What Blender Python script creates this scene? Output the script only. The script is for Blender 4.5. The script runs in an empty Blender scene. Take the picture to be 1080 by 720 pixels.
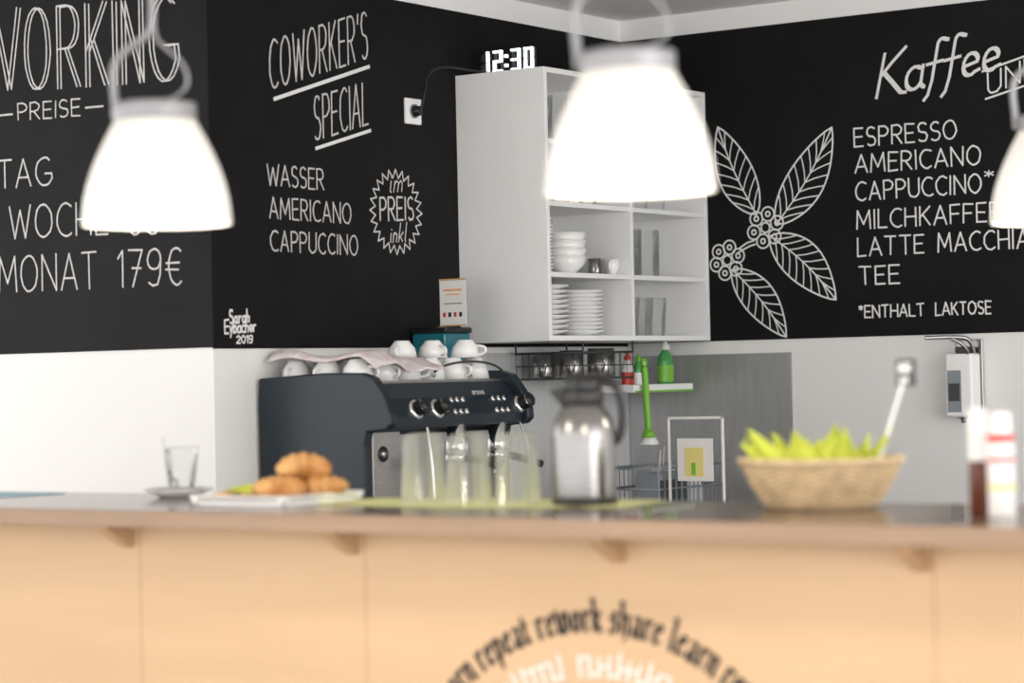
import bpy, bmesh, math, random
from mathutils import Vector, Matrix
random.seed(7)
scn=bpy.context.scene
pi=math.pi
# ------------------------------------------------------------------ materials
def mat(name,col,rough=0.5,metal=0.0,var=0.0,scale=8.0,stretch=(1,1,1),trans=0.0,emis=0.0,ecol=None,bump=0.0,ior=1.45,alpha=1.0,coat=0.0,col2=None,spec=None):
    m=bpy.data.materials.new(name); m.use_nodes=True
    nt=m.node_tree; b=nt.nodes['Principled BSDF']
    b.inputs['Base Color'].default_value=(*col,1); b.inputs['Roughness'].default_value=rough
    b.inputs['Metallic'].default_value=metal; b.inputs['Transmission Weight'].default_value=trans
    b.inputs['IOR'].default_value=ior; b.inputs['Alpha'].default_value=alpha; b.inputs['Coat Weight'].default_value=coat
    if spec is not None: b.inputs['Specular IOR Level'].default_value=spec
    if emis>0:
        b.inputs['Emission Color'].default_value=(*(ecol or col),1); b.inputs['Emission Strength'].default_value=emis
    if var>0 or bump>0:
        tc=nt.nodes.new('ShaderNodeTexCoord'); mp=nt.nodes.new('ShaderNodeMapping'); mp.inputs['Scale'].default_value=stretch
        n=nt.nodes.new('ShaderNodeTexNoise'); n.inputs['Scale'].default_value=scale; n.inputs['Detail'].default_value=5
        nt.links.new(tc.outputs['Object'],mp.inputs['Vector']); nt.links.new(mp.outputs['Vector'],n.inputs['Vector'])
        if var>0:
            r=nt.nodes.new('ShaderNodeValToRGB')
            c2=col2 or tuple(x*(1-var) for x in col)
            r.color_ramp.elements[0].color=(*c2,1); r.color_ramp.elements[1].color=(*col,1)
            r.color_ramp.elements[0].position=0.3; r.color_ramp.elements[1].position=0.7
            nt.links.new(n.outputs['Fac'],r.inputs['Fac']); nt.links.new(r.outputs['Color'],b.inputs['Base Color'])
        if bump>0:
            bp=nt.nodes.new('ShaderNodeBump'); bp.inputs['Strength'].default_value=bump; bp.inputs['Distance'].default_value=0.01
            nt.links.new(n.outputs['Fac'],bp.inputs['Height']); nt.links.new(bp.outputs['Normal'],b.inputs['Normal'])
    return m
def thin(name,col,ior=1.3,diff=0.0,rough=.04):
    m=bpy.data.materials.new(name); m.use_nodes=True; nt=m.node_tree; N=nt.nodes; L=nt.links
    N.remove(N['Principled BSDF']); out=N['Material Output']
    t=N.new('ShaderNodeBsdfTransparent'); t.inputs['Color'].default_value=(*col,1)
    g_=N.new('ShaderNodeBsdfGlossy'); g_.inputs['Roughness'].default_value=rough; g_.inputs['Color'].default_value=(1,1,1,1)
    f=N.new('ShaderNodeFresnel'); f.inputs['IOR'].default_value=ior
    mx=N.new('ShaderNodeMixShader'); L.new(f.outputs[0],mx.inputs[0]); L.new(t.outputs[0],mx.inputs[1]); L.new(g_.outputs[0],mx.inputs[2])
    last=mx
    if diff>0:
        d=N.new('ShaderNodeBsdfDiffuse'); d.inputs['Color'].default_value=(.95,.97,.97,1)
        tr=N.new('ShaderNodeBsdfTranslucent'); tr.inputs['Color'].default_value=(.95,.97,.97,1)
        dm=N.new('ShaderNodeMixShader'); dm.inputs[0].default_value=.5; L.new(d.outputs[0],dm.inputs[1]); L.new(tr.outputs[0],dm.inputs[2])
        lw=N.new('ShaderNodeLayerWeight'); lw.inputs['Blend'].default_value=.3
        ma=N.new('ShaderNodeMath'); ma.operation='MULTIPLY_ADD'; ma.inputs[1].default_value=diff*3; ma.inputs[2].default_value=diff*.5; ma.use_clamp=True
        L.new(lw.outputs['Facing'],ma.inputs[0]); m2=N.new('ShaderNodeMixShader'); L.new(ma.outputs[0],m2.inputs[0]); L.new(mx.outputs[0],m2.inputs[1]); L.new(dm.outputs[0],m2.inputs[2]); last=m2
    L.new(last.outputs[0],out.inputs['Surface'])
    return m
M={}
M['wall']=mat('wall_paint',(.84,.835,.825),.8,var=.03,scale=3,bump=.05)
M['ceil']=mat('ceiling_paint',(.80,.80,.79),.85,var=.02,scale=2)
M['floor']=mat('floor_vinyl',(.58,.54,.50),.45,var=.2,scale=2)
M['board']=mat('blackboard_paint',(.0075,.0067,.0075),.6,var=.25,scale=5,bump=.03,col2=(.0040,.0036,.0040),spec=.2)
M['chalk']=mat('chalk_white',(.66,.65,.64),.9,var=.25,scale=60)
M['chalk2']=mat('chalk_bold',(.78,.78,.77),.9,var=.05,scale=60)
M['birch']=mat('birch_panel',(.62,.415,.245),.5,var=.12,scale=2.2,stretch=(.6,1,5),col2=(.56,.37,.21))
M['birchedge']=mat('birch_edge',(.50,.32,.185),.5,var=.15,scale=6)
M['seam']=mat('panel_seam',(.46,.30,.17),.7)
M['ctop']=mat('counter_laminate',(.15,.095,.065),.2,var=.2,scale=5,stretch=(.5,4,1),coat=.3)
M['cedge']=mat('counter_edge',(.33,.215,.14),.4,var=.2,scale=5,stretch=(.5,1,6))
M['white']=mat('white_laminate',(.88,.88,.875),.4,var=.02)
M['porc']=mat('porcelain',(.88,.88,.87),.15,var=.02,coat=.3)
M['steel']=mat('brushed_steel',(.44,.43,.42),.30,1.0,var=.15,scale=20,stretch=(1,1,8))
M['tsteel']=mat('thermos_steel',(.27,.262,.255),.24,1.0,var=.12,scale=14,stretch=(1,1,10))
M['steelw']=mat('steel_splashback',(.50,.50,.50),.42,.7,var=.12,scale=6,stretch=(8,8,1))
M['steelm']=mat('light_splashback',(.70,.71,.72),.4,.35,var=.08,scale=6,stretch=(8,8,1))
M['chrome']=mat('chrome',(.75,.75,.76),.12,1.0,var=.02)
M['alu']=mat('lamp_aluminium',(.30,.30,.31),.4,.4,var=.05)
M['navy']=mat('navy_metal',(.015,.024,.033),.38,.1,var=.1,scale=3)
M['black']=mat('black_plastic',(.012,.012,.013),.35,var=.1)
M['dgrey']=mat('dark_grey',(.05,.052,.055),.5,var=.1)
M['grey']=mat('grey_plastic',(.25,.28,.31),.5,var=.1)
M['glass']=thin('clear_glass',(.98,.99,.99),1.5,.03)
M['frost']=thin('ribbed_glass',(.98,.985,.985),1.5,.06,.08)
M['pane']=thin('acrylic_pane',(.97,.98,.98),1.2)
M['teal']=mat('teal_hopper',(.02,.19,.24),.1,trans=.2,var=.1)
M['lime']=mat('lime_napkin',(.60,.64,.07),.7,var=.3,scale=12,emis=.03,col2=(.44,.50,.05))
M['limed']=mat('lime_mat',(.64,.64,.30),.8,var=.15,scale=15)
M['wick']=mat('wicker',(.70,.52,.31),.6,var=.35,scale=30)
M['crois']=mat('croissant_crust',(.42,.165,.04),.45,var=.6,scale=26,bump=.5,col2=(.66,.38,.14))
M['bread']=mat('pastry',(.66,.41,.20),.6,var=.3,scale=20,bump=.3)
M['green']=mat('green_plastic',(.20,.52,.05),.4,var=.1)
M['gbot']=mat('green_liquid',(.10,.42,.12),.1,trans=.2,var=.05)
M['red']=mat('red_plastic',(.60,.05,.04),.4,var=.05)
M['orange']=mat('orange_print',(.8,.40,.15),.6,var=.05)
M['yellow']=mat('yellow_print',(.80,.70,.25),.6,var=.05)
M['paper']=mat('paper_white',(.80,.79,.77),.7,var=.03)
M['blue']=mat('paper_blue',(.42,.62,.72),.6,var=.05)
M['amber']=mat('amber_liquid',(.16,.035,.012),.15,trans=.3,var=.1)
M['cloth']=mat('tea_towel',(.80,.765,.76),.9,var=.4,scale=28,col2=(.62,.50,.50),bump=.3)
M['cable']=mat('black_cable',(.01,.01,.01),.5,var=.05)
M['led']=mat('led_white',(.9,.95,1),.4,emis=1.2,ecol=(.92,.97,1),var=.01)
M['text']=mat('black_ink',(.012,.010,.010),.6,var=.1)
M['wtext']=mat('white_ink',(.80,.77,.72),.6,var=.1)
M['cab']=mat('cabinet_front',(.70,.70,.69),.5,var=.03)
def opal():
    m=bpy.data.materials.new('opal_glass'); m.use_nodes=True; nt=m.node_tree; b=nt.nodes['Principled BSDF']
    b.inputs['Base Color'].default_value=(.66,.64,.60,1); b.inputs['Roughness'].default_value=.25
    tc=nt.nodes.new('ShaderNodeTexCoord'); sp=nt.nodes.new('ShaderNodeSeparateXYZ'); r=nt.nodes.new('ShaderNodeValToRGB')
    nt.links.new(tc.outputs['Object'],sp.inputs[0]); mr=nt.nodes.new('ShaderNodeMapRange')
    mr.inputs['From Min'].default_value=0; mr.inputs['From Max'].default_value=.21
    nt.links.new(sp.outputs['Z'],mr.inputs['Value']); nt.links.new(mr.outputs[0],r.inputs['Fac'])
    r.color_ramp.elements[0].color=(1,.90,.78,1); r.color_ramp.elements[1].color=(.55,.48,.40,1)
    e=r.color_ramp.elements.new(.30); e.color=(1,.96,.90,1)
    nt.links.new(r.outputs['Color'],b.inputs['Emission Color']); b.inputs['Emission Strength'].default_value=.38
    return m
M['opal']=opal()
M['bulb']=mat('bulb_glow',(1,.95,.85),.4,emis=12,ecol=(1,.9,.75),var=.01)
# ------------------------------------------------------------------ builders
COL=scn.collection
def link(o,parent=None):
    COL.objects.link(o)
    if parent is not None: o.parent=parent
    return o
def group(name,loc=(0,0,0)):
    e=bpy.data.objects.new(name,None); e.empty_display_size=.05; e.location=loc
    COL.objects.link(e); return e
def mesh(name,vs,fs,m,parent=None,smooth=False,loc=(0,0,0),rot=None):
    me=bpy.data.meshes.new(name); me.from_pydata([tuple(v) for v in vs],[],fs); me.update()
    me.materials.append(m)
    if smooth:
        for p in me.polygons: p.use_smooth=True
    o=bpy.data.objects.new(name,me); o.location=loc
    if rot: o.rotation_euler=rot
    return link(o,parent)
def box(name,x0,x1,y0,y1,z0,z1,m,parent=None,bev=0.0,origin=None,rot=None):
    cx,cy,cz=(x0+x1)/2,(y0+y1)/2,(z0+z1)/2
    hx,hy,hz=(x1-x0)/2,(y1-y0)/2,(z1-z0)/2
    vs=[(sx*hx,sy*hy,sz*hz) for sx in(-1,1) for sy in(-1,1) for sz in(-1,1)]
    fs=[(0,1,3,2),(4,6,7,5),(0,4,5,1),(2,3,7,6),(0,2,6,4),(1,5,7,3)]
    o=mesh(name,vs,fs,m,parent,loc=(cx,cy,cz),rot=rot)
    if bev>0:
        b=o.modifiers.new('b','BEVEL'); b.width=bev; b.segments=3
    return o
def lathe(name,prof,loc,m,parent=None,seg=40,rib=0,ribn=0,rot=None,sx=1,sy=1,smooth=True):
    vs=[];fs=[]
    for (r,z) in prof:
        for i in range(seg):
            a=2*pi*i/seg; rr=r*(1+rib*math.cos(ribn*a)) if rib else r
            vs.append((rr*math.cos(a)*sx,rr*math.sin(a)*sy,z))
    for j in range(len(prof)-1):
        for i in range(seg):
            k=(i+1)%seg
            fs.append((j*seg+i,j*seg+k,(j+1)*seg+k,(j+1)*seg+i))
    return mesh(name,vs,fs,m,parent,smooth,loc,rot)
def tube(name,pts,r,m,parent=None,cyc=False,smooth=True,res=3):
    cu=bpy.data.curves.new(name,'CURVE'); cu.dimensions='3D'; cu.bevel_depth=r; cu.bevel_resolution=res; cu.use_fill_caps=True
    if smooth and len(pts)>2:
        sp=cu.splines.new('NURBS'); sp.points.add(len(pts)-1)
        for p,q in zip(sp.points,pts): p.co=(*q,1)
        sp.order_u=3; sp.use_endpoint_u=not cyc; sp.use_cyclic_u=cyc; sp.resolution_u=8
    else:
        sp=cu.splines.new('POLY'); sp.points.add(len(pts)-1)
        for p,q in zip(sp.points,pts): p.co=(*q,1)
        sp.use_cyclic_u=cyc
    cu.materials.append(m)
    return link(bpy.data.objects.new(name,cu),parent)
def extr(name,poly,axis,a,b,m,parent=None,bev=0):
    n=len(poly); vs=[]
    for t in(a,b):
        for(u,v) in poly: vs.append((u,t,v) if axis=='Y' else (t,u,v))
    fs=[tuple(range(n)),tuple(reversed(range(n,2*n)))]+[(i,(i+1)%n,n+(i+1)%n,n+i) for i in range(n)]
    o=mesh(name,vs,fs,m,parent)
    bm=bmesh.new(); bm.from_mesh(o.data); bmesh.ops.recalc_face_normals(bm,faces=bm.faces); bm.to_mesh(o.data); bm.free()
    if bev>0:
        md=o.modifiers.new('b','BEVEL'); md.width=bev; md.segments=3; md.limit_method='ANGLE'
    return o
# ------------------------------------------------------------------ strokes
def arc(cx,cy,rx,ry,a0,a1,n=10):
    return [(cx+rx*math.cos(math.radians(a0+(a1-a0)*i/n)),cy+ry*math.sin(math.radians(a0+(a1-a0)*i/n))) for i in range(n+1)]
O_=arc(.33,.5,.33,.5,90,450,22)
CAP={
'A':(.62,[[(0,0),(.31,1),(.62,0)],[(.1,.33),(.52,.33)]]),
'C':(.56,[arc(.36,.5,.36,.5,55,305,16)]),
'D':(.58,[[(0,0),(0,1)],[(0,1)]+arc(.15,.5,.43,.5,90,-90,12)+[(0,0)]]),
'E':(.46,[[(.46,1),(0,1),(0,0),(.46,0)],[(0,.52),(.4,.52)]]),
'F':(.46,[[(.46,1),(0,1),(0,0)],[(0,.52),(.4,.52)]]),
'G':(.62,[arc(.36,.5,.36,.5,55,330,16)+[(.64,.42),(.38,.42)]]),
'H':(.55,[[(0,0),(0,1)],[(.55,0),(.55,1)],[(0,.5),(.55,.5)]]),
'I':(.02,[[(.01,0),(.01,1)]]),
'K':(.52,[[(0,0),(0,1)],[(.5,1),(0,.42)],[(.14,.56),(.52,0)]]),
'L':(.42,[[(0,1),(0,0),(.42,0)]]),
'M':(.72,[[(0,0),(.06,1),(.36,.25),(.66,1),(.72,0)]]),
'N':(.58,[[(0,0),(0,1),(.58,0),(.58,1)]]),
'O':(.66,[O_]),
'P':(.5,[[(0,0),(0,1)],[(0,1)]+arc(.24,.74,.26,.26,90,-90,10)+[(0,.48)]]),
'R':(.52,[[(0,0),(0,1)],[(0,1)]+arc(.24,.74,.26,.26,90,-90,10)+[(0,.48)],[(.2,.48),(.52,0)]]),
'S':(.46,[arc(.24,.75,.22,.25,40,270,12)+arc(.24,.25,.23,.25,90,-140,12)]),
'T':(.56,[[(0,1),(.56,1)],[(.28,1),(.28,0)]]),
'U':(.54,[[(0,1),(0,.3)]+arc(.27,.28,.27,.28,180,360,10)+[(.54,1)]]),
'W':(.84,[[(0,1),(.2,0),(.42,.85),(.64,0),(.84,1)]]),
"'":(.06,[[(.04,1),(.0,.8)]]),
'*':(.26,[[(.13,.98),(.13,.68)],[(0,.91),(.26,.75)],[(0,.75),(.26,.91)]]),
'-':(.5,[[(0,.5),(.5,.5)]]),
'1':(.2,[[(0,.78),(.18,1),(.18,0)]]),
'2':(.5,[arc(.25,.74,.24,.26,160,-30,8)+[(0,0),(.5,0)]]),
'5':(.5,[[(.46,1),(.06,1),(.04,.58)]+arc(.24,.32,.25,.31,120,-140,12)]),
'7':(.5,[[(0,1),(.5,1),(.15,0)],[(.12,.5),(.46,.5)]]),
'9':(.5,[arc(.25,.72,.24,.28,0,360,14)+[(.47,.3),(.36,.03),(.18,0),(.04,.1)]]),
'6':(.5,[arc(.25,.27,.24,.27,0,360,14),[(.02,.35),(.12,.75),(.36,1)]]),
'0':(.52,[arc(.26,.5,.26,.5,90,450,18)]),
'\u20ac':(.56,[arc(.36,.5,.28,.5,55,305,14),[(-.02,.6),(.46,.6)],[(-.02,.42),(.42,.42)]]),
' ':(.34,[]),
}
LOW={
'a':(.42,[arc(.2,.25,.19,.25,50,330,12),[(.38,.5),(.37,.08),(.46,.0)]]),
'e':(.40,[[(.03,.24),(.34,.3)]+arc(.2,.27,.17,.24,20,310,12)+[(.42,.12)]]),
'f':(.34,[[(.42,.93)]+arc(.28,.86,.1,.13,60,180,6)+[(.14,.1),(.08,-.2),(.0,-.3)],[(-.02,.48),(.34,.5)]]),
'i':(.12,[[(.05,.5),(.05,.05),(.12,0)],[(.05,.68),(.07,.72)]]),
'm':(.62,[[(0,.5),(0,0)],[(0,.35),(.14,.5),(.28,.4),(.28,0)],[(.28,.35),(.42,.5),(.56,.4),(.56,0)]]),
'n':(.36,[[(0,.5),(0,0)],[(0,.35),(.16,.5),(.31,.4),(.31,0)]]),
'k':(.36,[[(0,1),(0,0)],[(.32,.5),(0,.2)],[(.1,.28),(.36,0)]]),
'l':(.12,[[(.03,1),(.03,.08),(.12,0)]]),
'r':(.28,[[(0,.5),(0,0)],[(0,.32),(.12,.48),(.28,.48)]]),
'h':(.36,[[(0,1),(0,0)],[(0,.35),(.16,.5),(.31,.4),(.31,0)]]),
'c':(.36,[arc(.2,.25,.19,.25,50,310,10)]),
'b':(.38,[[(0,1),(0,0)],arc(.19,.25,.19,.25,0,360,12)]),
's':(.3,[[(.28,.44),(.12,.5),(.02,.38),(.26,.16),(.18,0),(0,.05)]]),
'y':(.36,[[(0,.5),(.16,.04)],[(.34,.5),(.1,-.3)]]),
' ':(.2,[]),
'K':(.62,[[(.1,.95),(.02,0)],[(.6,1),(.3,.72),(.08,.48)],[(.14,.52),(.34,.3),(.6,0),(.72,-.02)]]),
'S':CAP['S'],'E':CAP['E'],'2':CAP['2'],'0':CAP['0'],'1':CAP['1'],'9':CAP['9']}
BL={
'r':(.36,[[(0,.6),(.08,.66),(.08,.04),(.16,-.02)],[(.12,.56),(.26,.66),(.34,.58)]]),
'e':(.42,[[(.1,.56),(.06,.12),(.2,-.02),(.38,.1)],[(.1,.56),(.26,.66),(.36,.5),(.1,.3)]]),
'p':(.46,[[(0,.6),(.08,.68),(.08,-.36)],[(.1,.56),(.28,.66),(.38,.5),(.36,.12),(.22,-.02),(.08,.08)]]),
'a':(.46,[[(.08,.58),(.2,.66),(.34,.56),(.34,.06),(.44,-.02)],[(.34,.36),(.1,.3),(.06,.1),(.2,-.02),(.34,.1)]]),
't':(.34,[[(.12,.9),(.1,.1),(.2,-.02),(.32,.08)],[(-.02,.6),(.3,.62)]]),
'w':(.66,[[(0,.78),(.08,.6),(.08,.1),(.2,-.02),(.32,.1)],[(.32,.66),(.32,.06),(.44,-.02),(.58,.12),(.58,.5),(.48,.7)]]),
'o':(.44,[[(.2,.66),(.06,.5),(.06,.12),(.22,-.02),(.36,.12),(.36,.5),(.2,.66)]]),
'k':(.44,[[(0,1.1),(.08,1.0),(.08,0)],[(.1,.5),(.28,.66),(.34,.52),(.12,.34)],[(.18,.34),(.3,.04),(.42,-.02)]]),
's':(.38,[[(.34,.6),(.2,.68),(.06,.52),(.3,.28),(.3,.08),(.16,-.02),(0,.08)]]),
'h':(.46,[[(0,1.1),(.08,1.0),(.08,0)],[(.1,.54),(.28,.66),(.38,.52),(.36,.0),(.26,-.22)]]),
'l':(.22,[[(0,1.1),(.08,1.0),(.08,.06),(.18,-.02)]]),
'n':(.46,[[(0,.6),(.08,.66),(.08,.0)],[(.1,.54),(.28,.66),(.36,.54),(.36,.06),(.46,-.02)]]),
' ':(.2,[])}
def layout(text,font,gap=.16):
    x=0; out=[]
    for ch in text:
        w,st=font[ch]
        for s in st: out.append([(x+a,b) for a,b in s])
        x+=w+gap
    return out,x-gap
class Ribbon:
    """chalk strokes lying on a wall plane: P(u,v,off)->xyz"""
    def __init__(s,P): s.P=P; s.vs=[]; s.fs=[]; s.k=0
    def quad(s,pts):
        s.k+=1; off=.0006*((s.k%40)/40.0)
        n=len(s.vs); s.vs+= [s.P(u,v,off) for u,v in pts]; s.fs.append(tuple(range(n,n+4)))
    def stroke(s,pl,w,jit=0.0):
        pl=[(a+random.uniform(-jit,jit),b+random.uniform(-jit,jit)) for a,b in pl]
        for (a,b),(c,d) in zip(pl,pl[1:]):
            L=math.hypot(c-a,d-b)
            if L<1e-6: continue
            dx,dy=(c-a)/L,(d-b)/L; e=w*.35; nx,ny=-dy*w/2,dx*w/2
            a2,b2,c2,d2=a-dx*e,b-dy*e,c+dx*e,d+dy*e
            s.quad([(a2-nx,b2-ny),(c2-nx,d2-ny),(c2+nx,d2+ny),(a2+nx,b2+ny)])
    def nib(s,pl,w,ang=40,thin=.3):
        nx,ny=math.cos(math.radians(ang))*w/2,math.sin(math.radians(ang))*w/2
        for (a,b),(c,d) in zip(pl,pl[1:]):
            s.quad([(a-nx,b-ny),(c-nx,d-ny),(c+nx,d+ny),(a+nx,b+ny)])
        s.stroke(pl,w*thin)
    def text(s,t,u0,v0,u1,v1,h,w=.006,font=CAP,gap=.2,shear=0,nib=0,jit=.0012,thin=.3):
        st,W=layout(t,font,gap); L=math.hypot(u1-u0,v1-v0); sx=L/W
        dx,dy=(u1-u0)/L,(v1-v0)/L
        for pl in st:
            q=[]
            for a,b in pl:
                xx=a*sx+b*h*shear; yy=b*h
                q.append((u0+xx*dx, v0+xx*dy+yy))
            if nib: s.nib(q,nib,40,thin)
            else: s.stroke(q,w,jit)
    def make(s,name,m,parent):
        return mesh(name,s.vs,s.fs,m,parent)
def PL(u,v,o): return (u,5.40-.005-o,v)
def PM(u,v,o): return (-4.87+.005+o,u,v)
def PR(u,v,o): return (u,7.71-.005-o,v)
def PP(u,v,o): return (u,3.92-.0015-o,v)
# ------------------------------------------------------------------ room
box('wall_left',-9,-4.87,5.40,5.55,0,2.747,M['wall'])
box('wall_middle',-5.02,-4.87,5.55,7.71,0,2.747,M['wall'])
box('wall_right',-5.02,2.4,7.71,7.86,0,2.747,M['wall'])
box('floor',-9,2.4,-1.5,7.86,-.1,0,M['floor'])
box('ceiling',-9,2.4,-.5,7.86,2.747,2.85,M['ceil'])
TB,BB=2.668,1.526
b1=group('chalkboard'); b2=group('chalkboard'); b3=group('chalkboard')
box('painted_panel',-7.4,-4.8702,5.396,5.3999,1.524,TB,M['board'],b1)
box('painted_panel',-4.8699,-4.866,5.396,7.7099,1.520,TB,M['board'],b2)
box('painted_panel',-4.866,-2.3,7.706,7.7099,1.530,TB,M['board'],b3)
r=Ribbon(PL)
def dbl(ch,u0,u1,v,h,w=.0055):
    wd=CAP[ch][0]
    for k,(du) in enumerate((0,.016)):
        for pl in CAP[ch][1]:
            sx=(u1-u0-.016)/max(wd,.05) if ch!='I' else .2
            r.stroke([(u0+du+a*sx,v+b*h*(1 if k==0 else .985)) for a,b in pl],w,.001)
for ch,a,b in(('W',-5.87,-5.655),('O',-5.64,-5.525),('R',-5.495,-5.395),('K',-5.37,-5.275),('I',-5.255,-5.24),('N',-5.215,-5.125),('G',-5.10,-4.985)):
    t=(a+5.77)/.78; dbl(ch,a,b,2.362-.032*t,.258)
r.text('PREISE',-5.675,2.266,-5.40,2.259,.052,.005)
r.stroke([(-5.79,2.288),(-5.70,2.287)],.006); r.stroke([(-5.375,2.281),(-5.30,2.280)],.006)
r.text('TAG',-5.77,2.055,-5.533,2.052,.087,.006)
r.text('WOCHE',-5.722,1.892,-5.290,1.884,.102,.006); r.text('59',-5.20,1.876,-5.075,1.874,.11,.006)
r.text('MONAT',-5.775,1.722,-5.344,1.718,.113,.006); r.text('179\u20ac',-5.25,1.718,-4.985,1.716,.112,.006)
r.make('chalk_lettering',M['chalk'],b1)
r=Ribbon(PM)
r.text("COWORKER'S",5.678,2.318,6.165,2.462,.150,.0065,gap=.22)
r.text('SPECIAL',5.888,2.174,6.160,2.246,.138,.0065)
r.text('WASSER',5.657,2.023,5.927,2.021,.064,.0055)
r.text('AMERICANO',5.663,1.921,6.062,1.919,.064,.0055)
r.text('CAPPUCCINO',5.665,1.820,6.093,1.819,.062,.0055)
st=[]
for i in range(49):
    a=2*pi*i/48; rr=.140 if i%2==0 else .112
    st.append((6.30+rr*math.cos(a),1.967+rr*1.0*math.sin(a)))
r.stroke(st,.0055)
r.text('PREIS',6.213,1.935,6.392,1.945,.075,.007)
r.text('im',6.265,2.03,6.335,2.036,.07,.005,font=LOW,shear=.2)
r.text('inkl',6.262,1.865,6.348,1.872,.06,.005,font=LOW,shear=.2)
r.make('chalk_lettering',M['chalk'],b2)
r=Ribbon(PM)
r.stroke([(5.697,2.290),(6.172,2.434)],.012); r.stroke([(5.894,2.150),(6.172,2.226)],.011)
r.text('Sarah',5.470,1.596,5.560,1.600,.040,.006,font=LOW)
r.text('Eybacher',5.448,1.566,5.588,1.572,.040,.006,font=LOW,gap=.12)
r.text('2019',5.500,1.536,5.572,1.538,.022,.005,font=LOW)
r.make('chalk_signature',M['chalk2'],b2)
r=Ribbon(PR)
r.text('ESPRESSO',-3.897,2.203,-3.507,2.203,.064,.0062)
r.text('AMERICANO',-3.896,2.109,-3.42,2.109,.064,.0062)
r.text('CAPPUCCINO',-3.896,2.012,-3.42,2.012,.064,.0062); r.text('*',-3.405,2.012,-3.375,2.012,.075,.005)
r.text('MILCHKAFFEE',-3.895,1.911,-3.355,1.911,.064,.0062)
r.text('LATTE',-3.894,1.815,-3.640,1.815,.064,.0062); r.text('MACCHIATO',-3.586,1.815,-3.14,1.815,.064,.0062)
r.text('TEE',-3.891,1.714,-3.735,1.714,.063,.0062)
r.text('*ENTHALT',-3.893,1.597,-3.645,1.597,.042,.0058); r.text('LAKTOSE',-3.600,1.597,-3.395,1.597,.042,.0058)
def leaf(bx,by,tx,ty,wd,nv=7,bend=.0):
    L=math.hypot(tx-bx,ty-by); dx,dy=(tx-bx)/L,(ty-by)/L
    def P(t,s):
        cv=bend*math.sin(pi*t); return (bx+dx*t*L-dy*(s+cv),by+dy*t*L+dx*(s+cv))
    prof=lambda t: wd*.5*(math.sin(pi*min(1,t**.85))**.8)
    for sg in(-1,1):
        r.stroke([P(i/18,sg*prof(i/18)) for i in range(19)],.0062)
        for k in range(nv):
            t0=.06+.8*k/nv; t1=min(.97,t0+.17)
            e=prof(t1)*.95; tm=t0*.35+t1*.65
            r.stroke([P(t0,0),P((t0*.75+t1*.25)+.03,sg*e*.35),P(tm+.02,sg*e*.72),P(t1,sg*e)],.0045)
    r.stroke([P(i/10,0) for i in range(11)],.0055)
leaf(-4.298,1.985,-4.452,2.315,.145,7,.012)
leaf(-4.218,1.945,-3.985,2.278,.150,8,-.016)
leaf(-4.245,1.905,-3.985,1.665,.150,8,.016)
leaf(-4.405,1.790,-4.188,1.538,.13,7,.012)
def berries(cx,cy,R,n):
    for i in range(n):
        a=2*pi*i/n+.3; x,y=cx+R*math.cos(a),cy+R*math.sin(a)
        r.stroke([(x+.026*math.cos(q*pi/7),y+.026*math.sin(q*pi/7)) for q in range(15)],.006)
        r.stroke([(x+.009*math.cos(q*pi/4),y+.009*math.sin(q*pi/4)) for q in range(9)],.006)
    r.stroke([(cx+.018*math.cos(q*pi/6),cy+.018*math.sin(q*pi/6)) for q in range(13)],.006)
berries(-4.263,1.936,.050,6); berries(-4.425,1.825,.048,6)
r.stroke([(-4.375,1.865),(-4.34,1.885),(-4.31,1.892)],.006); r.stroke([(-4.38,1.85),(-4.33,1.872),(-4.305,1.878)],.006)
r.make('chalk_lettering',M['chalk2'],b3)
r=Ribbon(PR)
r.text('Kaffee',-3.810,2.368,-3.345,2.425,.155,.009,font=LOW,gap=.07,shear=.16,nib=.018,thin=.6)
r.stroke([(-3.405,2.425),(-3.20,2.475),(-3.0,2.53)],.007); r.stroke([(-3.395,2.330),(-3.18,2.380),(-2.98,2.435)],.007)
r.text('UND',-3.385,2.345,-3.20,2.393,.072,.0065,font=CAP)
r.make('chalk_script',M['chalk2'],b3)
g=group('wall_outlet')
box('plate',-4.866,-4.855,6.352,6.438,2.262,2.348,M['white'],g,.004)
lathe('socket_rim',[(.0,0),(.02,.0),(.021,.006),(.0235,.006),(.0235,0)],(-4.855,6.395,2.305),M['grey'],g,rot=(0,pi/2,0))
lathe('plug',[(.017,0),(.016,.022),(.008,.026),(0,.026)],(-4.853,6.395,2.305),M['black'],g,rot=(0,pi/2,0))
tube('power_cable',[(-4.828,6.395,2.305),(-4.812,6.40,2.36),(-4.83,6.43,2.42),(-4.83,6.49,2.458),(-4.82,6.58,2.466),(-4.80,6.66,2.457),(-4.76,6.72,2.452)],.0045,M['cable'],g)
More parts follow.
